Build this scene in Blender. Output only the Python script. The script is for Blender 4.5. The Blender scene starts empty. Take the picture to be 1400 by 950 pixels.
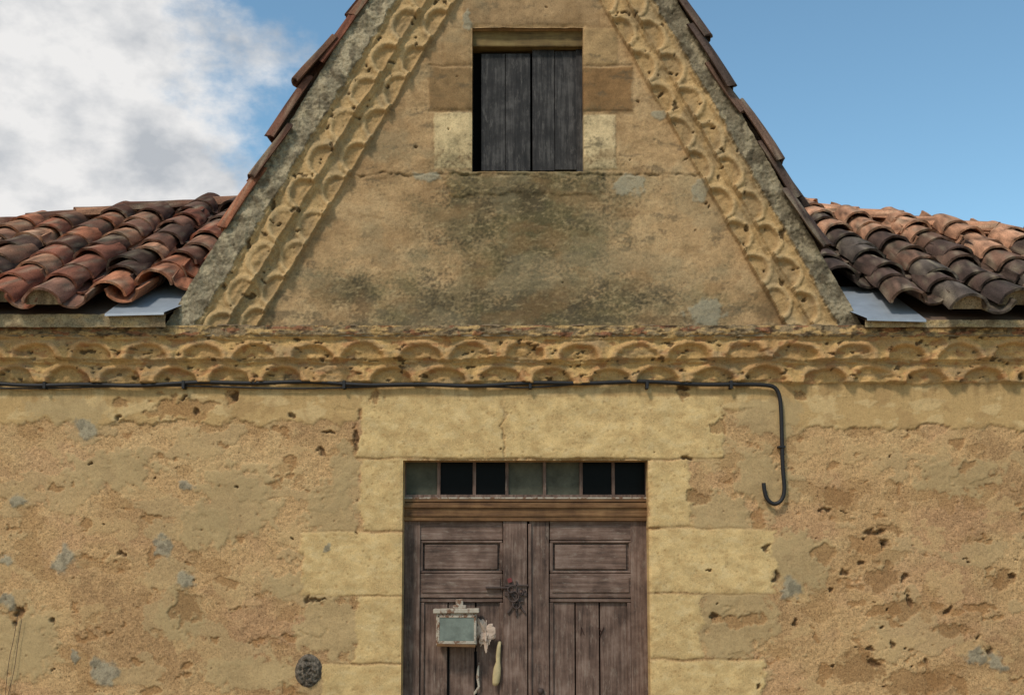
import bpy, bmesh, math, random
import numpy as np
from mathutils import Vector
random.seed(7); RNG=np.random.RandomState(7)
sc=bpy.context.scene
# ------------------------------------------------------------------ camera
F=1440.0; TH=math.radians(5); CY=-6.0; CZ=1.7
SH=-math.tan(TH)+(760-475)/F
def U(px,py,y=0.0):
    xc=(px-700)/F; yc=(475-py)/F+SH
    dx,dy,dz=xc,math.cos(TH)-yc*math.sin(TH),math.sin(TH)+yc*math.cos(TH)
    t=(y-CY)/dy
    return (dx*t,CZ+dz*t)
def ray_plane(px,py,y0,z0,m):
    xc=(px-700)/F; yc=(475-py)/F+SH
    dx,dy,dz=xc,math.cos(TH)-yc*math.sin(TH),math.sin(TH)+yc*math.cos(TH)
    t=(z0-CZ-m*(y0-CY))/(dz-m*dy)
    return Vector((dx*t,CY+dy*t,CZ+dz*t))
def PROJ(X,Y,Z):
    dy=Y-CY; dz=Z-CZ
    f=dy*math.cos(TH)+dz*math.sin(TH); u=-dy*math.sin(TH)+dz*math.cos(TH)
    return 700+F*X/f, 475-F*(u/f-SH)
cam=bpy.data.cameras.new("camera"); co=bpy.data.objects.new("camera",cam)
sc.collection.objects.link(co); sc.camera=co
co.location=(0,CY,CZ); co.rotation_euler=(math.radians(90)+TH,0,0)
cam.sensor_width=36; cam.lens=36*F/1400; cam.shift_y=SH*F/1400; cam.clip_end=2000
# ------------------------------------------------------------------ noise
def hsh(ix,iy,seed):
    h=(ix.astype(np.int64)*374761393+iy.astype(np.int64)*668265263+seed*1442695041)&0xffffffff
    h=((h^(h>>13))*1274126177)&0xffffffff
    h=((h^(h>>15))*2246822519)&0xffffffff
    h=h^(h>>14)
    return (h&0xffffff)/float(0x1000000)
def pn(x,y,seed):
    x=np.asarray(x,float);y=np.asarray(y,float)
    ix=np.floor(x);iy=np.floor(y);fx=x-ix;fy=y-iy
    def g(a,b):
        t=hsh(ix+a,iy+b,seed)*2*np.pi
        return np.cos(t)*(fx-a)+np.sin(t)*(fy-b)
    u=fx*fx*fx*(fx*(fx*6-15)+10);v=fy*fy*fy*(fy*(fy*6-15)+10)
    a=g(0,0)*(1-u)+g(1,0)*u;b=g(0,1)*(1-u)+g(1,1)*u
    return (a*(1-v)+b*v)*1.5
def fbm(x,y,o,seed):
    r=0;a=1.0
    for i in range(o):
        r=r+a*pn(x*2**i+i*17.3,y*2**i-i*9.1,seed+i*31);a*=.55
    return r
def worley(x,y,seed):
    ix=np.floor(x);iy=np.floor(y);best=np.full(x.shape,9.);bid=np.zeros(x.shape)
    for a in(-1,0,1):
        for b in(-1,0,1):
            cx=ix+a;cy=iy+b
            qx=cx+hsh(cx,cy,seed);qy=cy+hsh(cx,cy,seed+5)
            d=np.hypot(x-qx,y-qy);i=hsh(cx,cy,seed+9)
            m=d<best;best=np.where(m,d,best);bid=np.where(m,i,bid)
    return best,bid
def ss(a,b,x):
    t=np.clip((x-a)/(b-a),0,1);return t*t*(3-2*t)
def lin(r,g,b):
    f=lambda c:(c/12.92 if c<=.04045 else((c+.055)/1.055)**2.4)
    return np.array([f(r/255),f(g/255),f(b/255)])
WARM=np.array([1.0,.945,.89])*.97
def mixc(c,d,m): return c*(1-m[...,None])+d*m[...,None]
def win(px,py,cx,cy,rx,ry,mg=28):
    a=px[px.shape[0]//2];b=py[:,py.shape[1]//2]
    i=np.where((a>cx-rx-mg-14)&(a<cx+rx+mg+14))[0];j=np.where((b>cy-ry-mg)&(b<cy+ry+mg))[0]
    if len(i)==0 or len(j)==0: return None
    return (slice(j[0],j[-1]+1),slice(i[0],i[-1]+1))
# ------------------------------------------------------------------ helpers
def empty(name,loc=(0,0,0)):
    e=bpy.data.objects.new(name,None); sc.collection.objects.link(e); return e
def obj(name,me,parent=None,mat=None):
    o=bpy.data.objects.new(name,me); sc.collection.objects.link(o)
    if parent:o.parent=parent
    if mat:me.materials.append(mat)
    return o
def mesh_np(name,V,Q,col=None,grain=None):
    me=bpy.data.meshes.new(name)
    V=np.asarray(V,np.float32);Q=np.asarray(Q,np.int32)
    me.vertices.add(len(V));me.vertices.foreach_set("co",V.ravel())
    me.loops.add(Q.size);me.loops.foreach_set("vertex_index",Q.ravel())
    me.polygons.add(len(Q));me.polygons.foreach_set("loop_start",np.arange(0,Q.size,4,dtype=np.int32))
    me.polygons.foreach_set("loop_total",np.full(len(Q),4,np.int32))
    me.polygons.foreach_set("use_smooth",np.ones(len(Q),bool))
    me.update(calc_edges=True)
    if col is not None:
        a=me.color_attributes.new("Col",'FLOAT_COLOR','POINT')
        c=np.ones((len(V),4),np.float32);c[:,:3]=np.clip(col,0.003,.9);a.data.foreach_set("color",c.ravel())
    if grain is not None:
        a=me.attributes.new("grain",'FLOAT','POINT');a.data.foreach_set("value",np.asarray(grain,np.float32).ravel())
    return me
def newmat(name):
    m=bpy.data.materials.new(name);m.use_nodes=True;nt=m.node_tree
    return m,nt,nt.nodes["Principled BSDF"]
def N(nt,t,**k):
    n=nt.nodes.new(t)
    for a,b in k.items(): setattr(n,a,b)
    return n
def L(nt,a,b): nt.links.new(a,b)
def mathn(nt,op,a,b=None,c=None,clamp=False):
    n=N(nt,'ShaderNodeMath',operation=op,use_clamp=clamp)
    for i,v in enumerate((a,b,c)):
        if v is None:continue
        if hasattr(v,'links'):L(nt,v,n.inputs[i])
        else:n.inputs[i].default_value=v
    return n.outputs[0]
def noise(nt,vec,scale,detail=4,rough=.6):
    n=N(nt,'ShaderNodeTexNoise');n.inputs['Scale'].default_value=scale;n.inputs['Detail'].default_value=detail
    n.inputs['Roughness'].default_value=rough
    if vec:L(nt,vec,n.inputs['Vector'])
    return n.outputs['Fac']
def mulcol(nt,col,fac):
    n=N(nt,'ShaderNodeVectorMath',operation='SCALE');L(nt,col,n.inputs[0]);L(nt,fac,n.inputs['Scale']);return n.outputs[0]
def masonry(name,bd=.004):
    m,nt,b=newmat(name)
    tc=N(nt,'ShaderNodeTexCoord').outputs['Object']
    a=N(nt,'ShaderNodeAttribute',attribute_name="Col").outputs['Color']
    g=N(nt,'ShaderNodeAttribute',attribute_name="grain").outputs['Fac']
    n1=noise(nt,tc,120,3,.75);n2=noise(nt,tc,42,4,.65)
    vo=N(nt,'ShaderNodeTexVoronoi');vo.inputs['Scale'].default_value=80;L(nt,tc,vo.inputs['Vector'])
    s=mathn(nt,'SUBTRACT',n1,.5);s=mathn(nt,'MULTIPLY',s,2.6)
    s2=mathn(nt,'MULTIPLY',mathn(nt,'SUBTRACT',n2,.5),.7)
    s=mathn(nt,'ADD',s,s2)
    vs=N(nt,'ShaderNodeSeparateColor');L(nt,vo.outputs['Color'],vs.inputs[0])
    sp=mathn(nt,'MULTIPLY',mathn(nt,'LESS_THAN',vo.outputs['Distance'],.30),mathn(nt,'GREATER_THAN',vs.outputs[0],.55))
    sp=mathn(nt,'MULTIPLY',sp,-.45)
    s=mathn(nt,'ADD',s,sp)
    s=mathn(nt,'MULTIPLY',s,g); f=mathn(nt,'ADD',s,1.0)
    L(nt,mulcol(nt,a,f),b.inputs['Base Color'])
    b.inputs['Roughness'].default_value=.95;b.inputs['Specular IOR Level'].default_value=.12
    bp=N(nt,'ShaderNodeBump');bp.inputs['Distance'].default_value=bd
    L(nt,mathn(nt,'MULTIPLY_ADD',g,.8,.12),bp.inputs['Strength'])
    h=mathn(nt,'ADD',n1,n2);L(nt,h,bp.inputs['Height']);L(nt,bp.outputs[0],b.inputs['Normal'])
    return m
M_WALL=masonry("lime_render",.0040)
M_TILE=masonry("terracotta",.005)
# ------------------------------------------------------------------ wall height fields
def grid_mesh(name,xs,zs,func,holes,mat,parent,clamp=None):
    X,Z=np.meshgrid(xs,zs)
    if clamp: 
        lo,hi=clamp(Z);X=np.clip(X,lo,hi)
    px,py=PROJ(X,0.0,Z)
    H,col,gr=func(px,py,X,Z);col=col*WARM
    ny,nx=X.shape
    V=np.stack([X,-H,Z],-1).reshape(-1,3);idx=np.arange(nx*ny).reshape(ny,nx)
    keep=np.ones((ny-1,nx-1),bool)
    keep&=((X[:-1,1:]-X[:-1,:-1])>1e-6)|((X[1:,1:]-X[1:,:-1])>1e-6)
    Vx=[V];C=[col.reshape(-1,3)];G=[gr.ravel()];Q=[];base=len(V)
    for (x0,x1,z0,z1,dep) in holes:
        i0=int(np.argmin(abs(xs-x0)));i1=int(np.argmin(abs(xs-x1)));j0=int(np.argmin(abs(zs-z0)));j1=int(np.argmin(abs(zs-z1)))
        keep[j0:j1,i0:i1]=False
        for line in (idx[j0:j1+1,i0],idx[j0:j1+1,i1],idx[j1,i0:i1+1],idx[j0,i0:i1+1]):
            prev=line;p=V[line]
            for k in range(1,7):
                nv=p.copy();nv[:,1]=p[:,1]*(1-k/6)+dep*k/6
                cur=np.arange(base,base+len(line));base+=len(line)
                Vx.append(nv);C.append(col.reshape(-1,3)[line]*(.92+.1*RNG.rand(len(line),1)));G.append(gr.ravel()[line])
                Q.append(np.stack([prev[:-1],prev[1:],cur[1:],cur[:-1]],-1));prev=cur
    q=np.stack([idx[:-1,:-1],idx[:-1,1:],idx[1:,1:],idx[1:,:-1]],-1)[keep]
    Q=[q]+Q
    me=mesh_np(name,np.concatenate(Vx),np.concatenate(Q),np.concatenate(C),np.concatenate(G))
    return obj(name,me,parent,mat)
def axis(lo,hi,flo,fhi,fine,coarse,must=()):
    a=np.arange(flo,fhi,fine);p=np.arange(lo,flo-coarse*.5,coarse) if lo<flo else np.array([])
    q=np.arange(fhi+coarse*.2,hi,coarse) if hi>fhi else np.array([])
    a=np.concatenate([p,a,q,[hi]])
    for m in must: a[np.argmin(abs(a-m))]=m
    return np.unique(a)
def blk(px,py,x0,y0,x1,y1): return np.minimum(np.minimum(px-x0,x1-px),np.minimum(py-y0,y1-py))
def genoise(s,t,h,per,off,Hlo,Hhi,seed,jit=.14):
    u=(s+off)/per;i=np.floor(u);ph=(u-i-.5)*per
    j=hsh(i,i*0+seed,seed);j2=hsh(i,i*0+seed,seed+3);j3=hsh(i,i*0+seed,seed+6)
    ph=ph+(j-.5)*per*jit
    a=per*(.44+.05*j2);hh=h*(.74+.10*j)
    tt=np.maximum(t-.5,0)
    wear=fbm(s/26,t/14,3,seed+50)
    r=np.sqrt((ph/a)**2+(tt/hh)**2)+wear*.05
    out=Hhi-.009-.006*j3
    fill=.22+.45*(j3>.55)*j2+.25*np.clip(wear,0,1)
    ins=Hlo+(Hhi-Hlo)*(fill+(.45-.3*fill)*np.clip(tt/hh,0,1)**2)+.002
    H=ins+(Hhi-.001-ins)*ss(.68,.88,r)
    H=H+(out-Hhi+.001)*ss(.96,1.18,r)
    slab=ss(h-5.0,h-3.0,t)*(.55+.45*ss(-.5,.3,wear));H=H*(1-slab)+(Hhi+.006)*slab
    rim=ss(.76,.82,r)*(1-ss(.98,1.06,r))*(1-slab)
    inside=1-ss(.7,.8,r)
    return H,rim,inside*(1-slab)
ZCUT=U(0,452,0)[1]
def lower(px,py,X,Z):
    c1=fbm(px/38,py/38,3,11)*7;c2=fbm(px/38,py/38,3,12)*7
    f1=fbm(px/7,py/7,3,13)*2.4;f2=fbm(px/7,py/7,3,14)*2.4
    wx=px+c1+f1;wy=py+c2+f2
    n0=fbm(px/240,py/240,4,3);n1=fbm(px/60,py/60,5,4);n2=fbm(px/14,py/14,4,5);n3=fbm(px/4.2,py/4.2,3,6)
    H=n0*.006+n1*.004+n2*.0016+n3*.0015
    A=lin(188,155,112);B=lin(168,136,98);Cc=lin(200,171,126)
    col=mixc(np.broadcast_to(A,px.shape+(3,)),B,ss(-.3,.5,n0+n1*.5));col=mixc(col,Cc,ss(.15,.7,n1-n0*.6)*.5)
    pink=ss(.05,.6,fbm(px/150,py/110,4,77))*.35;col=mixc(col,lin(182,142,110),pink)
    col=col*(1+.18*n3+.10*n2)[...,None]
    gr=np.full(px.shape,.72)
    def patch(m,c,g,dh,s=(slice(None),slice(None))):
        col[s]=col[s]*(1-m[...,None])+c*m[...,None];gr[s]=gr[s]*(1-m)+g*m;H[s]=H[s]*(1-m*.6)+dh*m
    # large irregular skins of smoother plaster and flaked areas
    m=ss(.30,.36,fbm(px/92+13,py/64,6,29));patch(m*.62,lin(176,153,114),.26,.004)
    m=ss(.36,.44,fbm(px/70+9,py/54,5,25));patch(m*.55,lin(190,162,118),.34,.0025)
    e1=fbm(px/74+31,py/50,6,33)+ss(980,1250,px)*.10
    m=ss(.42,.47,e1);patch(m*.5,lin(158,124,84),.8,-.005)
    zone=ss(980,1300,px)*ss(640,900,py)*.16
    e=fbm(px/46,py/34,5,21)+zone
    m=ss(.66,.74,e);patch(m*.7,lin(154,116,76),.6,-.008)
    bl=np.where(px<490,577,np.where(px>1060,584,560))
    m=ss(-2,2,bl-wy)
    patch(m,lin(186,157,110),.28,.006)
    m2=m*ss(.15,.35,fbm(px/50,py/26,5,41))*(.55);col=mixc(col,lin(208,184,138),m2);H=H+m2*.0015
    m2=m*ss(.2,.5,fbm(px/34+5,py/30,5,43))*(.45);col=mixc(col,lin(158,128,88),m2)
    def ell(e,w=.55,sf=.16):
        cx,cy,rx,ry=e;s=win(px,py,cx,cy,rx*1.3,ry*1.3)
        if s is None: return None,None
        v=1-np.hypot((wx[s]-cx)/rx,(wy[s]-cy)/ry)
        return ss(-.1,sf,v+n2[s]*w*.45+n1[s]*.2),s
    for e in [(320,690,58,52),(280,720,40,30),(450,855,48,42),(1000,850,62,55),(985,700,50,28),(1042,655,36,40),(1055,570,40,26),(455,700,40,45),(250,840,30,38),(390,800,30,18),(1090,770,44,40),(470,640,20,40),(20,880,60,50),(340,920,60,26),(1310,650,60,24),(160,640,60,26),(90,560,60,20)]:
        m,s=ell(e,.8,.14)
        if s: patch(m*.78,(lin(176,154,114)*(.92+.12*random.random()))*(1+.12*n1[s]+.08*n2[s])[...,None],.22,.004,s)
    J=lambda d:ss(-.8,2.4,d)
    blocks=[((487,541,688,627),1.0),((688,541,990,627),1.03),((492,627,556,725),.98),((411,727,556,815),1.0),((487,815,556,907),.96),((440,908,556,1000),.98),((487,1001,556,1090),.97),((440,1091,556,1200),1),
            ((884,628,945,721),1.01),((884,723,1061,810),1.03),((884,811,960,900),.97),((884,902,1046,990),1.0),((884,991,950,1085),1),((884,1086,1046,1200),1)]
    sx=px+fbm(px/26,py/26,4,51)*6+f1*.8;sy=py+fbm(px/60,py/60,2,52)*2.5+f2*.25
    tot=np.zeros(px.shape);st1=fbm(px/34,py/22,5,53);st2=fbm(px/20,py/12,5,56)
    for (b,k) in blocks:
        x0,y0,x1,y1=b
        X0=x0+(wy-627)*-.12 if (x0==487 and y0==541) else x0
        d=np.minimum(np.minimum(sx-X0 if x0<600 else sx-x0,x1-sx),np.minimum(sy-y0,y1-sy))
        m=J(d);c=lin(202,176,126)*k
        cc=c*(1+.15*st1+.06*n3+.08*n2)[...,None]
        cc=mixc(cc,lin(172,140,94),ss(.2,.7,st2)*.40);cc=mixc(cc,lin(214,194,150),ss(.15,.6,-st2)*.35)
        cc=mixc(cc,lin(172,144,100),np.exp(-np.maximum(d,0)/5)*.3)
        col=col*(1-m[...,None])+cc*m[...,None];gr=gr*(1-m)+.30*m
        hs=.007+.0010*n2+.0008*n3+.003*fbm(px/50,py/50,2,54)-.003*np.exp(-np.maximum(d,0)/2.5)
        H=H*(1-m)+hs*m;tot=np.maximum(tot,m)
    lines=[(688,541,688,627),(411,726,556,726),(487,815,556,815),(440,907.5,556,907.5),(487,627,1000,627),(884,722,1061,722),(884,810.5,1061,810.5),(884,901,1046,901)]
    for x0,y0,x1,y1 in lines:
        if x0==x1: d=np.hypot(np.abs(sx-x0),np.maximum(0,np.maximum(y0-sy,sy-y1)))
        else: d=np.hypot(np.abs(sy-y0),np.maximum(0,np.maximum(x0-sx,sx-x1)))
        m=(1-ss(.4,1.8,d))*(.25+.75*ss(-.3,.4,n1));H=H-.003*m;col=mixc(col,lin(146,118,78),m*.5)
    bm_=ss(.2,.5,fbm(px/36,py/28,5,58))*tot*.45;col=mixc(col,lin(184,156,110),bm_);gr=gr+bm_*.3
    wd,wi=worley(px/9,py/9,61);pm=(wi>.80)*(1-ss(.10,.24,wd))*tot;H=H-.002*pm;col=mixc(col,lin(150,118,76),pm*.5)
    for e in [(250,560,44,18),(318,545,12,12),(1145,682,22,15),(1185,742,26,16),(1205,790,20,20),(1010,846,34,9),(1240,830,24,16),(1175,915,38,18),(255,832,20,22),(1255,932,46,18),(1125,760,16,12),(955,680,14,10),(1320,638,12,7),(514,547,10,9),(930,541,12,9),(212,760,12,14),(1370,790,10,16),(1300,860,16,10),(1215,722,22,8),(20,835,14,12),(1090,540,10,7),(985,585,10,10),(310,795,12,8),(165,550,12,10)]:
        m,s=ell(e,1.1,.2)
        if s: patch(m*.72,lin(150,115,77)*(.85+.3*random.random()),.7,-.008,s)
    for e in [(27,683,13,13),(87,762,16,18),(8,768,11,10),(6,816,11,13),(250,663,12,10),(222,745,12,17),(256,795,12,16),(142,920,18,20),(1082,803,14,22),(118,586,17,16),(1335,897,18,14),(1362,905,12,16),(100,900,7,8),(445,745,5,8)]:
        m,s=ell(e,.6,.34);k=.92+.2*random.random()
        if s: 
            patch(m*.8,lin(150,145,126)*k,.45,.006,s);col[s]*=(1-.3*m*ss(-.1,.5,n2[s]))[...,None]
    hs=[(453,592,10,3),(398,570,4,4),(322,545,6,9),(437,618,4,4),(942,628,9,3),(1155,786,7,5),(1196,727,14,4),(1212,742,9,6),(250,540,5,3),(486,600,5,10),(1245,820,4,6),(1180,770,5,4),(1060,788,4,9),(270,560,5,5),(128,632,3,3),(1088,852,4,4),(1197,905,9,4),(1265,905,5,5),(1218,880,4,6),(163,575,4,3),(24,832,6,8),(18,850,5,5),(320,668,3,2),(165,757,4,3),(428,821,12,2.5),(1130,698,7,3),(930,534,10,4),(1295,835,5,4),(1048,748,3,6),(72,852,3,3),(1356,888,5,4),(1378,785,4,4),(1235,792,4,7),(1190,890,5,3),(978,842,5,4)]
    for _ in range(24):
        hs.append((random.uniform(0,1400),random.uniform(600,950),random.uniform(1.2,2.6),random.uniform(1.0,2.2)))
    for k in range(14):
        hs.append((random.gauss(1200,70),random.uniform(690,950),random.uniform(1.6,3.6),random.uniform(1.2,2.8)))
    for (cx,cy,rx,ry) in hs:
        if 395<cx<1060 and cy>630 and 540<cx<895: continue
        s=win(px,py,cx,cy,rx,ry,20)
        if s is None: continue
        v=1-np.hypot((wx[s]-cx)/rx,(wy[s]-cy)/ry);m=ss(-.25,.35,v+.25*n2[s])
        H[s]-=.020*m;col[s]=mixc(col[s],lin(92,68,48),m*.75)
    wd,wi=worley(px/12,py/12,71);pm=(wi>.95)*(1-ss(.06,.15,wd))*(1-tot)*(py>585);H=H-.005*pm;col=mixc(col,lin(118,88,60),pm*.6)
    d=-blk(px,py,551,629,888,1400);m=np.exp(-np.maximum(d,0)/2.2)*(d>-3);H=H-.007*m*(1+n2)
    # cornice
    vy=py+fbm(px/120,py*0,3,81)*3.0
    yb,ym,yt=524.,495.,465.
    H1,r1,i1=genoise(px+fbm(px/40,py/40,2,84)*4,yb-vy,yb-ym,73,10,.0,.060,91)
    H2,r2,i2=genoise(px+fbm(px/40,py/40,2,85)*4,ym-vy,ym-yt,73,46,.060,.120,92)
    ccol=np.broadcast_to(lin(194,161,108),px.shape+(3,))*(1+.14*n1+.12*n2+.10*n3)[...,None]
    ccol=mixc(ccol,lin(176,143,98),ss(-.2,.5,n0+n1))
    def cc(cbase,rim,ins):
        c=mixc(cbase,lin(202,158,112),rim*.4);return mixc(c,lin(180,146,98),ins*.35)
    wob=.005*n2+.0018*n3+.006*n1
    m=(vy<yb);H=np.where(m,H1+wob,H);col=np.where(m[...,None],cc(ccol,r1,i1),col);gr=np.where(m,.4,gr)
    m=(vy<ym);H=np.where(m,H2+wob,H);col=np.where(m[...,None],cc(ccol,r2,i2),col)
    br=ss(.40,.52,fbm(px/26,py/12,3,95))*(vy<yb)*(vy>yt);col=mixc(col,lin(164,112,78),br*.5);H=H-br*.004
    br=ss(.66,.74,fbm(px/20+40,py/10,3,96))*(vy<yb)*(vy>yt);col=mixc(col,lin(70,54,38),br*.8);H=H-br*.012
    gy=ss(.0,.5,fbm(px/60,py/14,4,94))*(vy<yb);col=mixc(col,lin(150,134,106),gy*.45)
    m=vy<yt+fbm(px/18,py*0,3,97)*2.5
    sl=.138+.010*fbm(px/25,py/25,4,98)+.003*n3
    scol=np.broadcast_to(lin(138,120,92),px.shape+(3,));scol=mixc(scol,lin(184,154,106),ss(-.1,.35,fbm(px/30,py/8,4,99)));scol=mixc(scol,lin(142,90,66),ss(.34,.44,fbm(px/34+7,py/9,3,100))*.7)
    scol=mixc(scol,lin(60,50,40),ss(.15,.5,fbm(px/16,py/6,3,101))*.75)
    H=np.where(m,sl,H);col=np.where(m[...,None],scol*(1+.2*n3)[...,None],col);gr=np.where(m,.6,gr)
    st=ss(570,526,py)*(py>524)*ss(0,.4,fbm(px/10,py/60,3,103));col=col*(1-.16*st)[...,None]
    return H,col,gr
def linef(p,q):
    p=np.array(p,float);q=np.array(q,float);d=(q-p)/np.linalg.norm(q-p);return p,d
Lp,Ld=linef((372,415),(626,0));Rp,Rd=linef((1064,430),(819,0))
Ln=np.array([Ld[1],-Ld[0]]);Ln=Ln if Ln[0]<0 else -Ln
Rn=np.array([Rd[1],-Rd[0]]);Rn=Rn if Rn[0]>0 else -Rn
LT=(0,32,64,99);RT=(0,28,56,82)
def gable(px,py,X,Z):
    c1=fbm(px/38,py/38,3,211)*6;c2=fbm(px/38,py/38,3,212)*6
    f1=fbm(px/7,py/7,2,213)*1.6;f2=fbm(px/7,py/7,2,214)*1.6
    wx=px+c1+f1;wy=py+c2+f2
    n0=fbm(px/200,py/160,4,203);n1=fbm(px/60,py/45,5,204);n2=fbm(px/14,py/14,4,205);n3=fbm(px/4.2,py/4.2,3,206)
    H=n0*.006+n1*.004+n2*.0014+n3*.0009
    col=np.broadcast_to(lin(178,149,110),px.shape+(3,));col=mixc(col,lin(154,126,91),ss(-.1,.6,n0+n1*.6)*.8);col=mixc(col,lin(194,168,128),ss(.1,.6,n1-n0*.4)*.5)
    col=col*(1+.12*n3+.13*n2)[...,None];gr=np.full(px.shape,.36)
    bnd=ss(-2,2,240-wy);H=H+bnd*.004
    sx=px+f1*.6+c1*.3;sy=py+f2*.3+c2*.2
    for x0,y0,x1,y1,c in [(632,-45,820,36,(158,132,98)),(606,38,650,89,(160,134,98)),(585,91,650,151,(132,108,76)),(592,153,650,232,(204,184,142)),(792,38,846,89,(162,136,98)),(792,91,866,155,(132,102,68)),(792,156,843,233,(204,184,144)),(560,-140,700,-48,(175,145,98)),(702,-140,880,-48,(175,145,98))]:
        d=blk(sx,sy,x0,y0,x1,y1);m=ss(-.5,3.5,d)*.92
        cc=lin(*c)*(1+.20*n2+.2*n1+.06*n3)[...,None]
        col=col*(1-m[...,None])+cc*m[...,None];H=H*(1-m)+(.008+.0015*n2-.003*np.exp(-np.maximum(d,0)/2.5))*m
        jm=np.exp(-(d/1.4)**2)*.6*ss(-.4,.3,n1);H=H-.003*jm;col=mixc(col,lin(106,84,58),jm*.45)
    for yy,x0,x1 in ((90,585,866),(152,585,866)):
        m=np.exp(-((sy-yy)/1.3)**2)*(px>x0)*(px<x1);H=H-.004*m;col=mixc(col,lin(86,68,46),m*.45)
    d=np.abs(py-239+fbm(px/30,px*0,4,220)*4);m=np.exp(-(d/1.5)**2)*ss(478,492,px)*ss(970,950,px)*(.4+.6*ss(-.2,.2,fbm(px/20,px*0,3,221)))
    H=H-.010*m;col=mixc(col,lin(84,66,42),m*.75)
    m=ss(-1,4,blk(wx,wy,612,233,826,268));H=H+m*.008;col=mixc(col,lin(116,98,62),m*.75*ss(-.6,.3,n1+n2*.6))
    # soft grey-green biological film
    reg=np.maximum.reduce([1-np.hypot((px-725)/185,(py-300)/150),1-np.hypot((px-720)/350,(py-420)/72),(1-np.hypot((px-480)/95,(py-400)/44))*.8,(1-np.hypot((px-720)/130,(py-262)/45)),-.25+0*px])
    fine=fbm(px/4.5,py/4,4,231)
    mo=ss(-.10,.65,reg*.95+fbm(px/60,py/40,6,230)*.38+fine*.2)
    col=mixc(col,lin(102,96,72),mo*.70)
    dk=ss(.25,1.0,reg*.95+fine*.42+fbm(px/34,py/26,5,233)*.34);col=mixc(col,lin(46,44,36),dk*.66)
    gn=ss(.1,.9,fbm(px/80,py/70,3,235)+reg*.5)*ss(0,.3,reg);col=mixc(col,lin(114,110,72),gn*.22)
    lo=ss(.0,.6,fbm(px/40,py/16,5,236)+fine*.3+ss(385,445,py)*.75-.35);col=mixc(col,lin(90,82,66),lo*.55)
    pl=ss(.35,.7,fbm(px/13,py/6,5,237))*ss(.1,.3,reg)*.4;col=mixc(col,lin(178,160,122),pl)
    m=ss(.1,.7,fbm(px/80,py/50,5,240)+fine*.15)*.42;col=mixc(col,lin(138,110,76),m)
    gs=ss(.1,.6,fbm(px/110+4,py/80,5,243))*.35;col=mixc(col,lin(146,136,108),gs)
    for cx,cy,rx,ry in [(860,253,22,18),(968,428,28,20),(957,265,11,13),(585,241,22,9),(905,160,14,8),(640,30,5,14)]:
        v=1-np.hypot((wx-cx)/rx,(wy-cy)/ry);m=ss(-.1,.3,v+n2*.35);col=mixc(col,lin(152,148,128),m*.75);H=H+m*.004
    for _ in range(22):
        cx,cy=random.uniform(480,980),random.uniform(0,430);r=random.uniform(1.3,2.6);s=win(px,py,cx,cy,r,r,20)
        if s is None: continue
        v=1-np.hypot((wx[s]-cx)/r,(wy[s]-cy)/r);m=ss(-.2,.4,v);H[s]-=.012*m;col[s]=mixc(col[s],lin(90,66,42),m*.7)
    d=-blk(px,py,645,38,797,235);m=np.exp(-np.maximum(d,0)/2.2)*(d>-3);H=H-.007*m*(1+n2)
    for (P,D,Nn,T,sd) in ((Lp,Ld,Ln,LT,300),(Rp,Rd,Rn,RT,340)):
        wj=fbm(px/50,py/50,2,sd+20)*1.8
        t=(px-P[0])*Nn[0]+(py-P[1])*Nn[1]+wj;s=(px-P[0])*D[0]+(py-P[1])*D[1]
        h0=T[1];h1=T[2]-T[1]
        Ha,ra,ia=genoise(s,t,h0,53,12,.004,.046,sd+1);Hb,rb,ib=genoise(s,t-h0,h1,53,38,.046,.090,sd+2)
        base=np.broadcast_to(lin(182,154,110),px.shape+(3,))*(1+.14*n1+.12*n2+.08*n3)[...,None]
        base=mixc(base,lin(146,130,102),ss(-.1,.55,fbm(px/40,py/60,4,sd+6))*.65)
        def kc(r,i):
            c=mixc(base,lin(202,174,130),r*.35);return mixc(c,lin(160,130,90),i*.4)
        wob=.004*n2+.0018*n3+.004*n1
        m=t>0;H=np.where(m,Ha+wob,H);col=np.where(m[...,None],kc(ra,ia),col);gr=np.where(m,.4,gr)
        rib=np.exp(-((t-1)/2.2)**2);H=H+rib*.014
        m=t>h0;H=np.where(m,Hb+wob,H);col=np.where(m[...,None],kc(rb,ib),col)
        rib=np.exp(-((t-h0-1)/2.0)**2);H=H+rib*.009
        bk=ss(.70,.78,fbm(px/16,py/16,3,sd+9))*(t>3);col=mixc(col,lin(70,54,36),bk*.8);H=H-bk*.012
        vcol=np.broadcast_to(lin(142,132,110),px.shape+(3,))*(1+.2*n2+.15*n3)[...,None]
        vcol=mixc(vcol,lin(92,82,66),ss(-.1,.5,fbm(px/24,py/24,4,sd+7))*.7);vcol=mixc(vcol,lin(184,171,142),ss(.15,.45,fbm(px/18,py/26,4,sd+8))*.65)
        if sd==340: vcol=vcol*.78
        m=t>T[2]+fbm(s/14,s*0,3,sd+10)*2.5;H=np.where(m,.108+.010*fbm(px/22,py/22,4,sd+11)+.004*n3,H);col=np.where(m[...,None],vcol,col);gr=np.where(m,.6,gr)
    return H,col,gr
house=empty("stone_house")
dx0,dz1=U(551,629);dx1,_=U(886,629)
zs=axis(0,ZCUT,U(0,960)[1],ZCUT,.0055,.03,(dz1,))
xs=axis(-5.2,5.2,-3.02,3.02,.0058,.03,(dx0,dx1))
grid_mesh("front_wall",xs,zs,lower,[(dx0,dx1,0,dz1,.16)],M_WALL,house)
def outer(P,Dd,Nn,T):
    a=P+Nn*T;b=a+Dd*700
    return U(a[0],a[1]),U(b[0],b[1])
LA,LB=outer(Lp,Ld,Ln,LT[3]);RA,RB=outer(Rp,Rd,Rn,RT[3])
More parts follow.
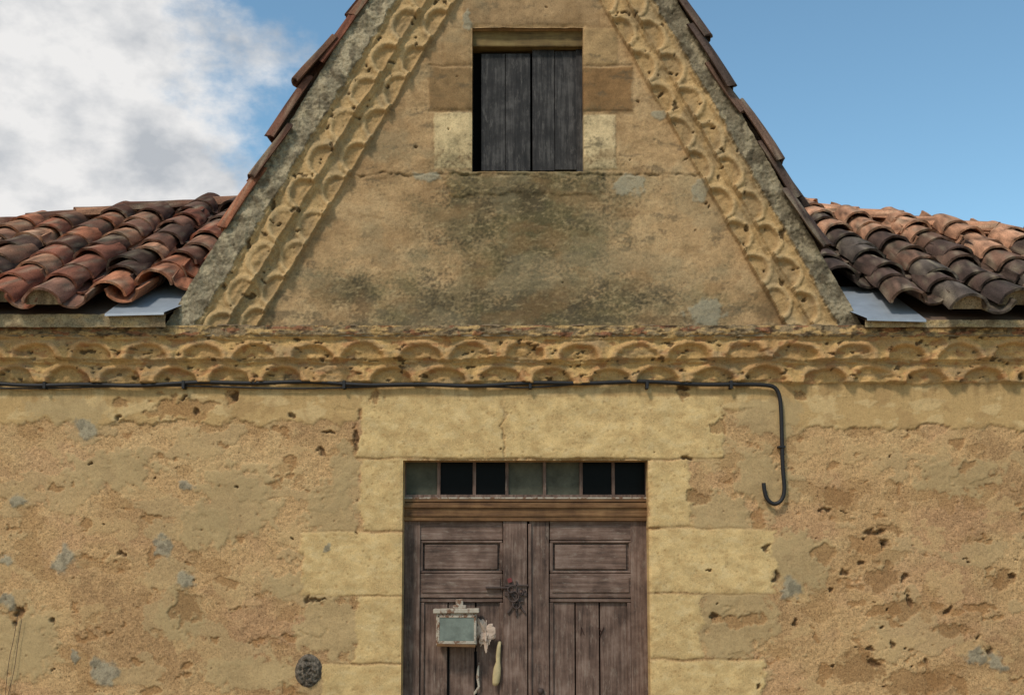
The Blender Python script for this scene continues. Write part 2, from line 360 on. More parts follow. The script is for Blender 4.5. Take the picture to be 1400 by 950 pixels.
def xl(z): return LA[0]+(z-LA[1])*(LB[0]-LA[0])/(LB[1]-LA[1])
def xr(z): return RA[0]+(z-RA[1])*(RB[0]-RA[0])/(RB[1]-RA[1])
ml=(LB[0]-LA[0])/(LB[1]-LA[1]);mr=(RB[0]-RA[0])/(RB[1]-RA[1])
ZAP=(RA[0]-mr*RA[1]-LA[0]+ml*LA[1])/(ml-mr)
wx0,wz0=U(645,235);wx1,wz1=U(797,38)
zg=axis(ZCUT-.03,ZAP,ZCUT-.03,U(0,-12)[1],.0055,.03,(wz0,wz1))
xg=axis(xl(ZCUT)-.05,xr(ZCUT)+.05,xl(ZCUT)-.05,xr(ZCUT)+.05,.0058,.03,(wx0,wx1))
grid_mesh("gable_wall",xg,zg,gable,[(wx0,wx1,wz0,wz1,.14)],M_WALL,house,clamp=lambda Z:(xl(Z),np.maximum(xr(Z),xl(Z))))
# ------------------------------------------------------------------ boxes
class Bx:
    def __init__(s): s.bm=bmesh.new()
    def box(s,x0,x1,y0,y1,z0,z1,rot=0,tilt=0):
        vs=[s.bm.verts.new(v) for v in [(x0,y0,z0),(x1,y0,z0),(x1,y1,z0),(x0,y1,z0),(x0,y0,z1),(x1,y0,z1),(x1,y1,z1),(x0,y1,z1)]]
        if rot or tilt:
            c=Vector(((x0+x1)/2,(y0+y1)/2,(z0+z1)/2))
            for v in vs:
                d=v.co-c;v.co=c+Vector((d.x*math.cos(rot)-d.z*math.sin(rot),d.y+d.z*tilt,d.x*math.sin(rot)+d.z*math.cos(rot)))
        for f in [(0,1,5,4),(1,2,6,5),(2,3,7,6),(3,0,4,7),(4,5,6,7),(3,2,1,0)]: s.bm.faces.new([vs[i] for i in f])
    def pbox(s,a,b,c,d,y0,y1,**k):
        x0=U(a,(b+d)/2,y0)[0];x1=U(c,(b+d)/2,y0)[0];z1=U(a,b,y0)[1];z0=U(a,d,y0)[1]
        s.box(x0,x1,y0,y1,z0,z1,**k)
    def done(s,name,parent,mat,bev=.003):
        me=bpy.data.meshes.new(name);s.bm.to_mesh(me);s.bm.free();o=obj(name,me,parent,mat)
        if bev:
            m=o.modifiers.new("bevel",'BEVEL');m.width=bev;m.segments=2;m.limit_method='ANGLE'
        return o
def wood(name,c1,c2,c3,scale=1,horiz=False,rough=.7,wear=None):
    m,nt,b=newmat(name)
    tc=N(nt,'ShaderNodeTexCoord').outputs['Object']
    mp=N(nt,'ShaderNodeMapping');mp.inputs['Scale'].default_value=(3,30,60) if horiz else (60,30,3);L(nt,tc,mp.inputs['Vector'])
    g=noise(nt,mp.outputs[0],1.0*scale,6,.7);n=noise(nt,tc,9,5,.65);n2=noise(nt,tc,3.1,3,.5)
    cr=N(nt,'ShaderNodeValToRGB');e=cr.color_ramp.elements
    e[0].position=.34;e[0].color=(*c1,1);e[1].position=.66;e[1].color=(*c3,1);k=e.new(.5);k.color=(*c2,1)
    f=mathn(nt,'ADD',mathn(nt,'MULTIPLY',g,.55),mathn(nt,'MULTIPLY',n,.45));L(nt,f,cr.inputs[0])
    v=mathn(nt,'MULTIPLY_ADD',n2,1.1,.45);colr=mulcol(nt,cr.outputs[0],v)
    if wear is not None:
        mp2=N(nt,'ShaderNodeMapping');mp2.inputs['Scale'].default_value=(8,20,30) if horiz else (30,20,8);L(nt,tc,mp2.inputs['Vector'])
        w_=noise(nt,mp2.outputs[0],1.6,8,.75)
        mr=N(nt,'ShaderNodeMapRange');L(nt,w_,mr.inputs[0])
        for i,vv in enumerate((.54,.68,0,.65)): mr.inputs[i+1].default_value=vv
        mx=N(nt,'ShaderNodeMix',data_type='RGBA');L(nt,mr.outputs[0],mx.inputs['Factor']);L(nt,colr,mx.inputs[6]);mx.inputs[7].default_value=(*wear,1);colr=mx.outputs[2]
    L(nt,colr,b.inputs['Base Color'])
    b.inputs['Roughness'].default_value=rough;b.inputs['Specular IOR Level'].default_value=.25
    bp=N(nt,'ShaderNodeBump');bp.inputs['Distance'].default_value=.004;bp.inputs['Strength'].default_value=.8;L(nt,f,bp.inputs['Height']);L(nt,bp.outputs[0],b.inputs['Normal'])
    return m
M_DOOR=wood("weathered_door_wood",lin(56,43,37),lin(104,82,70),lin(138,116,103),wear=lin(142,126,112))
M_DOORH=wood("weathered_rail_wood",lin(56,43,37),lin(104,82,70),lin(140,118,105),horiz=True,wear=lin(146,130,116))
M_BEAM=wood("brown_beam",lin(66,44,28),lin(112,80,50),lin(142,108,72),horiz=True)
M_SHUT=wood("blackened_boards",lin(20,19,18),lin(46,43,41),lin(84,80,76),wear=lin(98,93,88))
M_LINT=wood("mossy_lintel",lin(66,52,30),lin(112,90,52),lin(132,112,68),horiz=True)
def simple(name,c,rough=.6,metal=0,var=.35,scale=30,spec=.4):
    m,nt,b=newmat(name);tc=N(nt,'ShaderNodeTexCoord').outputs['Object']
    n=noise(nt,tc,scale,5,.65);v=mathn(nt,'MULTIPLY_ADD',n,var*2.4,1-var*1.2)
    rg=N(nt,'ShaderNodeRGB');rg.outputs[0].default_value=(*c,1)
    L(nt,mulcol(nt,rg.outputs[0],v),b.inputs['Base Color']);b.inputs['Roughness'].default_value=rough;b.inputs['Metallic'].default_value=metal
    b.inputs['Specular IOR Level'].default_value=spec
    bp=N(nt,'ShaderNodeBump');bp.inputs['Distance'].default_value=.003;bp.inputs['Strength'].default_value=.4;L(nt,n,bp.inputs['Height']);L(nt,bp.outputs[0],b.inputs['Normal'])
    return m
M_DARK=simple("dark_interior",(.006,.006,.006),.95,spec=0)
M_STAIN=simple("faded_marks",lin(58,42,36),.95,spec=0)
M_GLD=simple("black_pane",(.004,.004,.004),.35,scale=8,spec=.06)
M_GLG=simple("dusty_green_pane",lin(84,82,68),.6,scale=14,var=.6,spec=.12)
M_IRON=simple("rusty_iron",lin(74,60,54),.7,.2)
M_CABLE=simple("black_cable",lin(28,26,26),.6)
M_ZINC=simple("zinc_sheet",lin(146,152,158),.5,.2,var=.25,scale=12)
def paint(name,c,under,scale=22):
    m,nt,b=newmat(name);tc=N(nt,'ShaderNodeTexCoord').outputs['Object']
    n=noise(nt,tc,scale,8,.75);cr=N(nt,'ShaderNodeValToRGB');e=cr.color_ramp.elements
    e[0].position=.44;e[0].color=(*under,1);e[1].position=.50;e[1].color=(*c,1);L(nt,n,cr.inputs[0])
    n2=noise(nt,tc,60,4,.6);L(nt,mulcol(nt,cr.outputs[0],mathn(nt,'MULTIPLY_ADD',n2,.8,.6)),b.inputs['Base Color']);b.inputs['Roughness'].default_value=.7
    return m
M_WHITE=paint("peeling_white_paint",lin(168,156,138),lin(110,76,52))
# ------------------------------------------------------------------ entrance door
YD=.115
b=Bx()
b.pbox(545,712,573,1164,YD-.01,YD+.05)
b.pbox(688,712,721,1164,YD-.018,YD+.05,rot=.001)
b.pbox(724,712,751,1164,YD-.006,YD+.05)
b.pbox(864,712,892,1164,YD-.006,YD+.05)
b.pbox(556,1120,888,1164,YD-.002,YD+.05)
b.done("door_stiles",house,M_DOOR)
b=Bx()
for (x0,x1) in ((573.5,687.5),(751.5,863.5)):
    b.pbox(x0,712,x1,738,YD,YD+.05);b.pbox(x0,784,x1,817,YD,YD+.05)
    b.pbox(x0+3,790,x1-3,810,YD-.008,YD+.01)
    b.pbox(x0,738.5,x1,783.5,YD+.03,YD+.05)
    b.pbox(x0+7,744,x1-7,778,YD+.012,YD+.04)
    b.pbox(x0+.5,738.5,x1-.5,742,YD+.004,YD+.03);b.pbox(x0+.5,780,x1-.5,783.5,YD+.004,YD+.03)
    b.pbox(x0,817.5,x1,823,YD+.008,YD+.03)
b.done("door_rails_and_panels",house,M_DOORH,.005)
b=Bx()
for (x0,x1,cuts) in ((574,687,(574,612,650,687)),(752,863,(752,787,820.5,863))):
    b.pbox(x0-.5,742,x0+4,780,YD+.003,YD+.03);b.pbox(x1-3,742,x1+1,780,YD+.003,YD+.03)
    for i in range(3):
        b.pbox(cuts[i]+.9,823.5,cuts[i+1]-.9,1119,YD+.020+.004*i,YD+.05,rot=random.uniform(-.0015,.0015))
    b.pbox(x0-.5,823.5,x0+5,1119,YD+.006,YD+.02);b.pbox(x1-4,823.5,x1+1,1119,YD+.006,YD+.02)
b.pbox(722.5,716,727,1160,YD-.022,YD)
b.done("door_planks",house,M_DOOR,.003)
b=Bx()
b.pbox(550,687,890,712,YD-.030,YD+.05);b.pbox(550,689,890,694,YD-.042,YD-.02);b.pbox(550,702,890,706,YD-.036,YD-.02)
b.pbox(550,681,890,686,YD-.02,YD+.04)
b.done("transom_rail",house,M_BEAM,.003)
b=Bx();b.pbox(550,679.5,890,681.5,YD-.022,YD);b.done("transom_paint_strip",house,M_WHITE,0)
b=Bx()
for x in (600,648.5,693,744.5,794.5,838.5): b.pbox(x-2.2,629,x+2.2,680,YD-.004,YD+.03)
b.pbox(548,626,555,680,YD-.004,YD+.03);b.pbox(882,626,892,680,YD-.004,YD+.03);b.pbox(548,624,892,631,YD-.004,YD+.03)
b.pbox(548,676,892,681,YD-.006,YD+.03)
b.done("transom_glazing_bars",house,M_DOOR,.002)
bd=Bx();bg=Bx()
for x0,x1,g in ((555,599,1),(601,647,0),(650,692,0),(694,743,1),(746,793,1),(796,837,0),(840,884,0)):
    (bg if g else bd).pbox(x0,631,x1,678,YD+.014,YD+.02,tilt=random.uniform(-.01,.01))
bd.done("transom_black_panes",house,M_GLD,0);bg.done("transom_dusty_panes",house,M_GLG,0)
b=Bx();b.box(dx0-.1,dx1+.1,.17,.5,0,dz1+.1);b.done("hall_darkness",house,M_DARK,0)
b=Bx();b.box(dx0-.35,dx1+.35,-.28,.12,0,.14);b.done("door_step",house,simple("step_stone",lin(170,150,115),.9,scale=12),.015)
b=Bx()
def stroke(x0,y0,x1,y1,w=1.0,y=0,d=.02):
    A=U(x0,y0,y);B=U(x1,y1,y);dd=Vector((B[0]-A[0],0,B[1]-A[1]));l=dd.length;ang=math.atan2(dd.z,dd.x);w=w/240
    cx,cz=(A[0]+B[0])/2,(A[1]+B[1])/2
    b.box(cx-l/2,cx+l/2,y-.001,y+d,cz-w/2,cz+w/2,rot=ang)
for s in [(783,857,784,872),(783,857,787,860),(787,860,784,864),(794,869,795,857),(795,858,799,868),(818,858,822,863),(826,857,819,871)]: stroke(*s,w=.9,y=YD+.0235)
b.done("scratched_marks",house,M_STAIN,0)
b=Bx()
stroke(613,885,612,1000,w=3.2,y=YD+.0195);stroke(650,890,651,1000,w=3.5,y=YD+.0225)
b.done("plank_gap_shade",house,M_DARK,0)  # solid black strips on the boards, painted shade for the broken gaps
b=Bx();yq=YD-.03
for s in [(690,800,722,800),(694,806,718,838),(718,806,694,838),(706,794,706,842),(664,803,696,803),(700,822,716,822)]: stroke(*s,w=2.4,y=yq)
stroke(690,812,720,812,w=5,y=yq+.003)
b.done("latch_bars",house,M_IRON,.002)
for i,(cx,cy,r) in enumerate([(702,815,.030),(706,826,.022),(698,806,.018),(712,809,.016)]):
    bpy.ops.mesh.primitive_torus_add(major_radius=r,minor_radius=.004,major_segments=24,minor_segments=8,location=(U(cx,cy,yq)[0],yq-.012,U(cx,cy,yq)[1]),rotation=(math.radians(80),.3*i,.2*i))
    o=bpy.context.object;o.name="latch_ring_%d"%i;o.data.materials.append(M_IRON);o.parent=house
b=Bx();b.pbox(694,790,700,796,yq-.008,yq,rot=.3);b.done("latch_tag",house,simple("faded_red_tag",lin(112,52,48),.8),.001)
# ------------------------------------------------------------------ mailbox
mb=empty("mailbox");yM=YD-.095
b=Bx();b.pbox(596,836,652,882,yM,YD-.005);b.done("body",mb,M_WHITE,.006)
b=Bx();b.pbox(592,832,655,838,yM-.016,YD-.005,rot=.015);b.pbox(619,827,637,832,yM+.02,YD-.01);b.pbox(623,819,633,828,yM+.03,YD-.02,rot=.1);b.done("lid",mb,M_WHITE,.004)
b=Bx();b.pbox(600,843,649,876,yM-.005,yM+.01);b.done("front_panel",mb,simple("clouded_plastic",lin(112,118,108),.3,var=.6,scale=18,spec=.3),.002)
b=Bx()
for r in ((598,841,601,878),(648,841,651,878),(598,841,651,844),(598,876,651,880)): b.pbox(*r,yM-.009,yM+.004)
b.done("panel_frame",mb,M_WHITE,.002)
b=Bx();b.pbox(597,880,650,884,yM-.012,yM+.02,rot=-.03);b.done("bottom_lip",mb,M_BEAM,.002)
def blob(name,px,py,y,sx,sy,sz,mat,seed,amp=.35):
    bm=bmesh.new();bmesh.ops.create_icosphere(bm,subdivisions=4,radius=1)
    me=bpy.data.meshes.new(name);bm.to_mesh(me);bm.free()
    v=np.zeros(len(me.vertices)*3);me.vertices.foreach_get("co",v);v=v.reshape(-1,3)
    k=1+amp*fbm(v[:,0]*1.7+seed,v[:,2]*1.7+v[:,1],3,seed);v=v*k[:,None]*np.array([sx,sy,sz])
    x,z=U(px,py,y);v+=np.array([x,y,z]);me.vertices.foreach_set("co",v.ravel());me.update()
    return obj(name,me,None,mat)
blob("crumpled_paper",663,865,yM+.05,.034,.014,.058,simple("dirty_paper",lin(190,166,146),.8,var=.4),5,1.1)
def lathe_px(name,pts,y,mat,ry=.7,nseg=16,parent=None):
    V=[];Q=[]
    for i,(cx,cy,r) in enumerate(pts):
        x,z=U(cx,cy,y)
        for k in range(nseg):
            a=2*math.pi*k/nseg;V.append((x+r/240*math.cos(a),y+r/240*math.sin(a)*ry,z))
    n=len(pts)
    for i in range(n-1):
        for k in range(nseg):
            Q.append((i*nseg+k,i*nseg+(k+1)%nseg,(i+1)*nseg+(k+1)%nseg,(i+1)*nseg+k))
    me=mesh_np(name,V,Q);return obj(name,me,parent,mat)
lathe_px("plastic_handle",[(683,876,.5),(683,877,2.4),(682,884,2.8),(681,896,3.2),(681,904,3),(680,912,5),(679,922,5.6),(678,932,5),(677,936,3.4),(677,937,.3)],YD-.012,simple("yellowed_plastic",lin(180,160,118),.55,var=.4))
lathe_px("rag_strip",[(655,905,.3),(654,912,1.5),(653,925,2),(655,938,1.6),(650,946,2.5),(648,950,.3)],YD+.006,M_WHITE)
lathe_px("door_knob",[(739,940,.3),(739,941,4),(739,946,4.5),(739,950,.3)],YD-.02,M_IRON,1,16,house)
# ------------------------------------------------------------------ gable window
b=Bx();b.pbox(643,36,799,64,.045,.14);b.done("window_lintel_beam",house,M_LINT,.006)
b=Bx();yW=.085
cuts=[(658,690.5),(691.2,725),(728,758),(758.7,794)]
for i,(a,c) in enumerate(cuts):
    b.pbox(a,68+random.uniform(0,3)+(3 if i<2 else 0),c,234-random.uniform(0,2),yW+random.uniform(0,.004),yW+.04,rot=random.uniform(-.002,.002))
b.pbox(788,67,798,236,yW-.006,yW+.02)
b.done("shutter_boards",house,M_SHUT,.002)
b=Bx();b.pbox(646,62,800,235,.13,.135);b.done("attic_darkness",house,M_DARK,0)
# ------------------------------------------------------------------ roof tiles
class Tiles:
    def __init__(s): s.V=[];s.Q=[];s.C=[];s.G=[];s.n=0
    def add(s,O,a,bb,c,length,r0,r1,up=True,col=(.3,.15,.08),th=.014,flat=.85,na=12,nl=5,fill=False):
        O=np.array(O,float);a=np.array(a,float);bb=np.array(bb,float);c=np.array(c,float)
        sg=1 if up else -1;sd=random.randint(0,9999)
        ang=np.linspace(0,math.pi,na+1);l=np.linspace(0,1,nl)
        full=np.concatenate([ang,ang[::-1]]);isin=np.concatenate([np.zeros(na+1),np.ones(na+1)])
        Lg,An=np.meshgrid(l,full,indexing='ij');_,Is=np.meshgrid(l,isin,indexing='ij')
        r=r0+(r1-r0)*Lg-th*Is
        e=.004*np.sin(An*3+sd)+.003*np.sin(An*7+sd*2)+RNG.uniform(-.006,.006,An.shape)*((Lg==0)|(Lg==1))
        w=1+.03*math.sin(sd)*Lg
        P=O+a*(Lg*length+e)[...,None]+bb*(r*w*np.cos(An))[...,None]+c*(sg*r*np.sin(An)*flat+.5*e+.006*np.sin(Lg*3+sd))[...,None]
        m=2*(na+1);base=s.n;rs=P.reshape(-1,3)
        s.V.append(rs);s.n+=len(rs)
        for i in range(nl-1):
            for k in range(m):
                s.Q.append((base+i*m+k,base+i*m+(k+1)%m,base+(i+1)*m+(k+1)%m,base+(i+1)*m+k))
        for ee in (0,nl-1):
            for k in range(na):
                o=base+ee*m;s.Q.append((o+k,o+k+1,o+m-2-k,o+m-1-k))
        s.C.append(np.array(col)*RNG.uniform(.84,1.14,(len(rs),1)));s.G.append(np.full(len(rs),.65))
        if fill:
            base=s.n;O2=O+a*(length-.03);vv=[];cc=[]
            for p in ang:
                rr=r1-th*.6
                vv.append(O2+bb*rr*math.cos(p)+c*sg*rr*math.sin(p)*flat);vv.append(O2+bb*rr*math.cos(p)-c*.01)
                mc=lin(140,122,96)*random.uniform(.75,1.1);cc+=[mc,mc]
            s.V.append(np.array(vv));s.C.append(np.array(cc));s.G.append(np.full(len(vv),.9));s.n+=len(vv)
            for k in range(na): s.Q.append((base+2*k,base+2*k+2,base+2*k+3,base+2*k+1))
    def done(s,name,parent,dark=.55):
        V=np.concatenate(s.V);C=np.concatenate(s.C)
        q=V[:,0]*1.3+V[:,1]*.7;w=V[:,2]+V[:,1]*.4
        n=fbm(q*6,w*6,4,401);C=mixc(C,lin(58,47,41),ss(.10,.65,n)*dark)
        n=fbm(q*15+5,w*15,4,405);C=mixc(C,lin(156,142,118),ss(.2,.6,n)*.5)
        n=fbm(q*40+5,w*40,3,409);C=C*(1+.5*n)[:,None]
        n=fbm(q*26+9,w*26,3,411);C=mixc(C,lin(50,44,38),ss(.3,.6,n)*.6)
        me=mesh_np(name,V,s.Q,C,np.concatenate(s.G));me.set_sharp_from_angle(angle=math.radians(50))
        return obj(name,me,parent,M_TILE)
PAL=[lin(174,112,82),lin(158,98,74),lin(142,90,70),lin(118,82,66),lin(154,112,88),lin(178,130,100),lin(134,96,78),lin(102,78,66)]
DPAL=[lin(92,73,64),lin(80,65,57),lin(108,84,70),lin(72,61,56),lin(122,92,75),lin(96,85,76)]
SM=.60;YE=-.20;cs=1/math.hypot(1,SM);sn=SM*cs
adown=(0,-cs,-sn);cup=(0,-sn,cs)
def roof(side):
    t=Tiles();ze=U(0,428 if side<0 else 436,YE)[1]
    if side<0: A=ray_plane(0,324,YE,ze,SM);B=ray_plane(325,291,YE,ze,SM)
    else: A=ray_plane(1400,340,YE,ze,SM);B=ray_plane(1100,299,YE,ze,SM)
    hs=(B.y-A.y)/(B.x-A.x)
    hip=lambda x:A.y+hs*(x-A.x)
    per=.280;x=(U(152,0,YE)[0] if side<0 else U(1300,0,YE)[0]) - per*14
    xg=lambda z:(xl(z) if side<0 else xr(z))
    cols=[x+per*i for i in range(30)]
    ex=.235;ln=.38
    for xc in cols:
        if side<0 and (xc<-5.3 or xc>-1.0):continue
        if side>0 and (xc>5.3 or xc<1.0):continue
        near=abs(xc-xg(ze));d=0.0
        inside=(xc>xg(ze)) if side<0 else (xc<xg(ze))
        if inside: d=.0
        elif near<.16: d=.26
        elif near<.42: d=.10
        wig=random.uniform(-.016,.016);drift=random.uniform(-.012,.012)
        k=0
        while True:
            yv=YE+(d+k*ex)*cs;zv=ze+(d+k*ex)*sn
            if yv+ex*.6>hip(xc) : break
            ok=(xc<xg(zv)-.06) if side<0 else (xc>xg(zv)+.06)
            if ok:
                fr=(yv-YE)/2.4
                if side<0:
                    c=random.choice(PAL)*random.uniform(.7,1.15)
                    if random.random()<.2:c=c*.65
                    if k==0 and xc>U(100,0,YE)[0]: c=lin(184,122,90)  # front-lit look of these eave tiles painted as brighter orange
                else:
                    c=random.choice(DPAL) if random.random()>ss(.3,.65,np.array(fr+.14*(xc-2.6))) else lin(196,146,114)*random.uniform(.75,1.12)  # dark lichened tiles below; sunlight on upper tiles painted as pale orange
                for up in (True,False):
                    off=0 if up else per/2
                    jx=wig+drift*k*.4+random.uniform(-.014,.014)
                    yaw=random.uniform(-.07,.07);a=Vector(adown)+Vector((yaw,0,0));a.normalize()
                    lift=(.06 if up else .105)+random.uniform(-.004,.012)
                    sl=random.uniform(-.035,.035)
                    top=Vector((xc+off+jx,yv,zv))-Vector(adown)*(ln+sl)+Vector(cup)*(lift-.004)
                    aa=(a+Vector(cup)*random.uniform(.035,.075)).normalized()
                    if up: t.add(top,aa,(1,0,0),cup,ln+random.uniform(-.03,.02)+(.05 if k==0 else 0),.088,.108+random.uniform(-.006,.005),True,c,th=.017,fill=(k==0 and d==0))
                    else: t.add(top,aa,(1,0,0),cup,ln+(.03 if k==0 else 0),.115,.095,False,c*.8)
            k+=1
    dv=(B-A);Ltot=dv.length;dv.normalize();bb=Vector((0,0,1)).cross(dv).normalized();cc=dv.cross(bb)
    if cc.z<0:cc=-cc
    s=-1.8
    while s<Ltot+.6:
        p=A+dv*s+Vector((0,0,.055+random.uniform(-.016,.016)));ok=(p.x<xl(p.z)-.02) if side<0 else (p.x>xr(p.z)+.02)
        if ok: 
            c=random.choice(PAL)*.8 if side<0 else lin(192,140,108)*random.uniform(.75,1.1)  # right ridge carries on the painted sunlit orange
            t.add(p+dv*.42,-dv+Vector((0,0,.03)),bb,cc,.42,.085,.098,True,c)
        s+=.33
    t.done("roof_tiles",house,.6)
    x0=-5.3 if side<0 else 5.3
    xe=xg(ze);xt=B.x
    for _ in range(20): xt=xg(ze+SM*(hip(xt)-YE))
    P=[(x0,YE+.03,ze),(xe,YE+.03,ze),(xt,hip(xt),ze+SM*(hip(xt)-YE)-.03),(x0,hip(x0),ze+SM*(hip(x0)-YE)-.03),(xt,hip(xt)+4,ze-.3),(x0,hip(x0)+4,ze-.3)]
    me=bpy.data.meshes.new("roof_deck");me.from_pydata(P,[],[(0,1,2,3),(3,2,4,5)]);obj("roof_deck",me,house,simple("mortar_bed",lin(96,76,62),.95,scale=10))
    zz=.012
    def rp(x,d,k=zz): return (x,YE+.0+d,ze+SM*d+k)
    sgn=-1 if side<0 else 1
    xw=.33
    pts=[rp(xe,-.02),rp(xe+sgn*xw,-.02,.004),rp(xe+sgn*.28,.5),rp(xe-sgn*.3,.5)]
    pts+= [(p[0],p[1]-.002,p[2]-.014) for p in pts[:2]]
    me=bpy.data.meshes.new("zinc_flashing");me.from_pydata(pts,[],[(0,1,2,3),(0,1,5,4)]);obj("zinc_flashing",me,house,M_ZINC)
    z0=ZCUT;lo,hi=(-5.2,xe) if side<0 else (xe,5.2)
    def f(px,py,X,Z):
        n2=fbm(px/14,py/14,4,505);n3=fbm(px/4,py/4,3,506);n1=fbm(px/50,py/30,4,507)
        col=np.broadcast_to(lin(160,144,114),px.shape+(3,))*(1+.2*n3+.2*n2)[...,None];col=mixc(col,lin(114,98,76),ss(-.1,.5,n1)*.8);col=mixc(col,lin(186,160,114),ss(.2,.5,fbm(px/30,py/20,3,509))*.6)
        return .186+.012*n1+.006*n2+.003*n3,col,np.full(px.shape,.7)
    grid_mesh("eaves_mortar",axis(lo,hi,lo,hi,.012,.03),axis(z0-.02,ze-.002,z0-.02,ze-.002,.008,.03),f,[],M_WALL,house)
roof(-1);roof(1)
def verge(side):
    t=Tiles();A,B=(LA,LB) if side<0 else (RA,RB)
    up=Vector((B[0]-A[0],0,B[1]-A[1])).normalized();dn=-up
    c=Vector((-up.z,0,up.x)) if side<0 else Vector((up.z,0,-up.x))
    f=xl if side<0 else xr
    z0=ZCUT+.05;base=Vector((f(z0),0,z0));L_=(ZAP-z0)/up.z
    for j in range(9):
        y=-.066+j*.25;s=(.62 if side<0 else .45) if j==0 else .1
        while s<L_:
            for u in (True,False):
                sink=random.uniform(-.045,.018) if j==0 else 0
                p=base+up*(s+.42+random.uniform(-.03,.03))+Vector((0,y+(0 if u else .125)+random.uniform(-.015,.015),0))+c*((.0 if u else .05)+sink)
                cl=(random.choice(PAL[:5])*random.uniform(.5,.85)) if side<0 else random.choice(DPAL)*random.uniform(.85,1.35)
                a=(dn+c*random.uniform(.03,.12)+Vector((0,random.uniform(-.05,.05),0))).normalized()
                t.add(p,a,(0,1,0),c,.40+random.uniform(-.05,.05),.070 if u else .09,.090 if u else .075,u,cl,th=.017)
            s+=.28
    t.done("gable_roof_tiles",house,.65)
    P=[base+Vector((0,-.10,0))-c*.004,base+up*L_+Vector((0,-.10,0))-c*.004,base+up*L_+Vector((0,3.2,0))-c*.004,base+Vector((0,3.2,0))-c*.004]
    Pl=[p-c*.05 for p in P]
    me=bpy.data.meshes.new("gable_roof_deck");me.from_pydata([tuple(p) for p in P+Pl],[],[(0,1,2,3),(4,5,6,7),(0,1,5,4)]);obj("gable_roof_deck",me,house,simple("verge_mortar",lin(122,110,88),.95,scale=20))
verge(-1);verge(1)
b=Bx();b.box(-5.2,5.2,-.128,.3,ZCUT-.06,ZCUT-.004);b.done("cornice_ledge",house,simple("ledge_mortar",lin(128,110,84),.95,scale=18),0)
b=Bx();b.box(-5.2,-5.0,.02,5,0,ZCUT+.1);b.box(5.0,5.2,.02,5,0,ZCUT+.1);b.box(-5.2,5.2,5.01,5.2,0,ZCUT+.1);b.done("side_walls",house,simple("side_render",lin(180,149,104),.95,scale=15),0)
bm=bmesh.new()
for i in range(190):
    px=random.uniform(270,1170);x,z=U(px,449,-.12)
    r=random.uniform(.005,.016);sxx=random.uniform(1,3.6);oy=random.uniform(-.02,.05)
    g=bmesh.ops.create_icosphere(bm,subdivisions=2,radius=r)
    for v in g['verts']: v.co=Vector((v.co.x*sxx+x,v.co.y*1.2-.108+oy,v.co.z*.55*random.uniform(.8,1.2)+ZCUT+.002))
me=bpy.data.meshes.new("ledge_debris");bm.to_mesh(me);bm.free();obj("ledge_debris",me,house,simple("debris",lin(122,102,78),.95,var=.6,scale=25))
# ------------------------------------------------------------------ cable
def curve(name,pts,y,r,mat,parent=None):
    cu=bpy.data.curves.new(name,'CURVE');cu.dimensions='3D';cu.bevel_depth=r;cu.bevel_resolution=3;cu.resolution_u=8
    s=cu.splines.new('NURBS');s.points.add(len(pts)-1);s.order_u=3;s.use_endpoint_u=True
    for i,p in enumerate(pts):
        yy=p[2] if len(p)>2 else y;x,z=U(p[0],p[1],yy);s.points[i].co=(x,yy,z,1)
    o=bpy.data.objects.new(name,cu);sc.collection.objects.link(o);cu.materials.append(mat)
    if parent:o.parent=parent
    return o
cb=empty("electric_cable")
pts=[(-260,530)]+[(x,524.5+2.2*math.sin(x*.013)+1.5*math.sin(x*.041)) for x in range(-40,1030,35)]+[(1048,526),(1060,529),(1066,540),(1068,560),(1069,600),(1070,640),(1073,668),(1070,683),(1060,690),(1050,685),(1045,673),(1044,660)]
curve("cable",pts,-.035,.0115,M_CABLE,cb)
pts2=[(-260,534)]+[(x,529+2*math.sin(x*.017+1)) for x in range(-40,760,45)]+[(790,525)]
curve("thin_wire",pts2,-.03,.005,M_CABLE,cb)
b=Bx()
for x in (60,250,470,725,885,1000): b.pbox(x-2,520,x+2,531,-.05,-.0)
b.pbox(1065,609,1074,612,-.05,0);b.done("cable_clips",cb,M_CABLE,.002)
wr=empty("wall_wires")
curve("wire_1",[(24,840),(20,870),(12,900),(6,960),(4,1000)],-.02,.0015,M_IRON,wr);curve("wire_2",[(30,845),(24,880),(20,915),(8,960),(6,1000)],-.022,.0015,M_IRON,wr)
V=[];Q=[];nr,na=22,56
x0,z0=U(421,917,-.02)
for i in range(nr+1):
    r=i/nr
    for k in range(na):
        a=2*math.pi*k/na
        h=.026*(1-r**3)+.006*math.exp(-((r-.78)/.12)**2)-.004*math.exp(-(r/.35)**2)
        V.append((x0+.074*r*math.cos(a)*(1+.05*math.sin(2*a+1)),-.004-h,z0+.094*r*math.sin(a)))
V=np.array(V);V[:,1]-=.016*fbm(V[:,0]*40,V[:,2]*40,3,601)*(1-np.repeat(np.arange(nr+1)/nr,na)**6)
for i in range(nr):
    for k in range(na): Q.append((i*na+k,i*na+(k+1)%na,(i+1)*na+(k+1)%na,(i+1)*na+k))
C=np.broadcast_to(lin(100,90,78),(len(V),3))*(1+.7*fbm(V[:,0]*60,V[:,2]*60,3,602))[:,None]
obj("oval_wall_stone",mesh_np("oval_wall_stone",V,Q,C,np.full(len(V),.9)),None,M_WALL)
me=bpy.data.meshes.new("ground");s=600;me.from_pydata([(-s,-s,0),(s,-s,0),(s,s,0),(-s,s,0)],[],[(0,1,2,3)])
obj("ground",me,None,simple("gravel_ground",lin(150,134,108),.95,var=.4,scale=6))
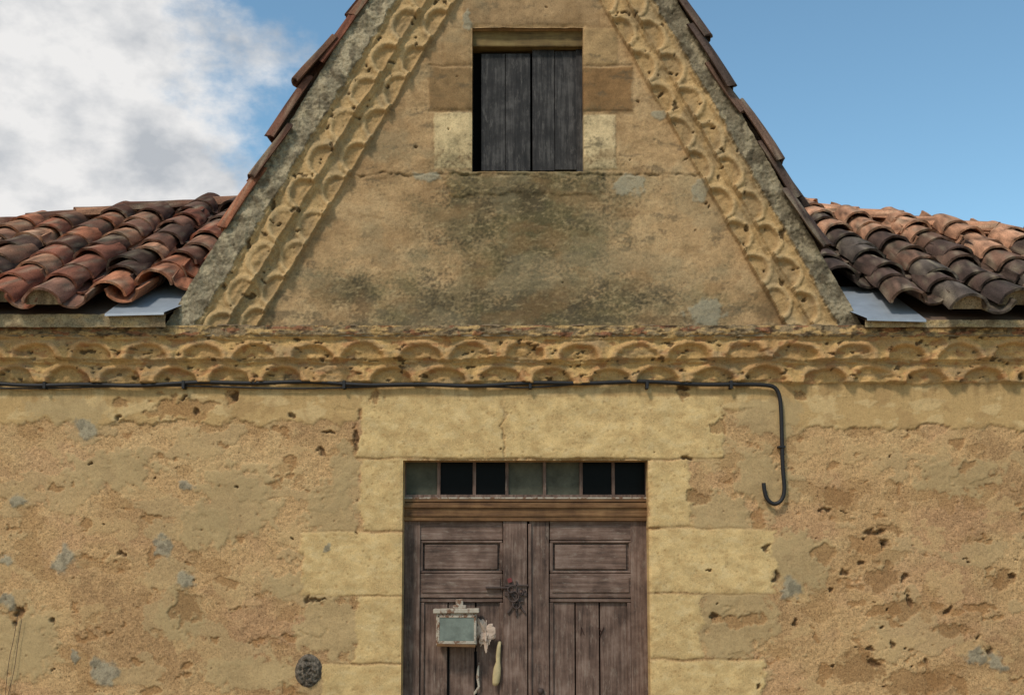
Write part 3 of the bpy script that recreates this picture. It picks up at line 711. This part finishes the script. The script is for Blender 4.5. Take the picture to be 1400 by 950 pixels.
# ------------------------------------------------------------------ light
AZ=math.radians(-32);EL=math.radians(49)
sd=Vector((math.sin(AZ)*math.cos(EL),-math.cos(AZ)*math.cos(EL),math.sin(EL)))
sl=bpy.data.lights.new("sun",'SUN');sl.energy=2.45;sl.angle=math.radians(10);sl.color=(1,.945,.86)
so=bpy.data.objects.new("sun",sl);sc.collection.objects.link(so);so.rotation_euler=sd.to_track_quat('Z','Y').to_euler()
w=bpy.data.worlds.new("World");sc.world=w;w.use_nodes=True;nt=w.node_tree
bg=nt.nodes["Background"];out=nt.nodes["World Output"]
sk=N(nt,'ShaderNodeTexSky',sky_type='NISHITA');sk.sun_disc=False;sk.sun_elevation=EL
sk.sun_rotation=math.atan2(sd.x,sd.y);sk.dust_density=.3;sk.ozone_density=1.0;sk.air_density=1.0
tn=N(nt,'ShaderNodeVectorMath',operation='MULTIPLY');L(nt,sk.outputs[0],tn.inputs[0]);tn.inputs[1].default_value=(1.02,1.25,1.17)
L(nt,tn.outputs[0],bg.inputs[0]);bg.inputs[1].default_value=.14
tc=N(nt,'ShaderNodeTexCoord').outputs['Generated']
mp=N(nt,'ShaderNodeMapping');mp.inputs['Scale'].default_value=(1,1,1.5);mp.inputs['Location'].default_value=(.35,.2,.1);L(nt,tc,mp.inputs[0])
n=noise(nt,mp.outputs[0],5.5,10,.6)
sp=N(nt,'ShaderNodeSeparateXYZ');L(nt,tc,sp.inputs[0])
mr_=N(nt,'ShaderNodeMapRange');L(nt,sp.outputs[0],mr_.inputs[0])
for i,v in enumerate((-.32,-.08,.27,-.22)): mr_.inputs[i+1].default_value=v
f=mathn(nt,'ADD',n,mr_.outputs[0])
m2=N(nt,'ShaderNodeMapRange',interpolation_type='SMOOTHSTEP');L(nt,f,m2.inputs[0])
for i,v in enumerate((.46,.66,0,1)): m2.inputs[i+1].default_value=v
n2=noise(nt,mp.outputs[0],10,7,.55)
cr=N(nt,'ShaderNodeValToRGB');e=cr.color_ramp.elements;e[0].position=.36;e[0].color=(.52,.55,.59,1);e[1].position=.56;e[1].color=(.92,.91,.90,1);L(nt,n2,cr.inputs[0])
b2=N(nt,'ShaderNodeBackground');L(nt,cr.outputs[0],b2.inputs[0]);b2.inputs[1].default_value=.93
mx=N(nt,'ShaderNodeMixShader');L(nt,m2.outputs[0],mx.inputs[0]);L(nt,bg.outputs[0],mx.inputs[1]);L(nt,b2.outputs[0],mx.inputs[2]);L(nt,mx.outputs[0],out.inputs[0])
sc.view_settings.view_transform='Standard';sc.view_settings.look='None';sc.view_settings.exposure=0
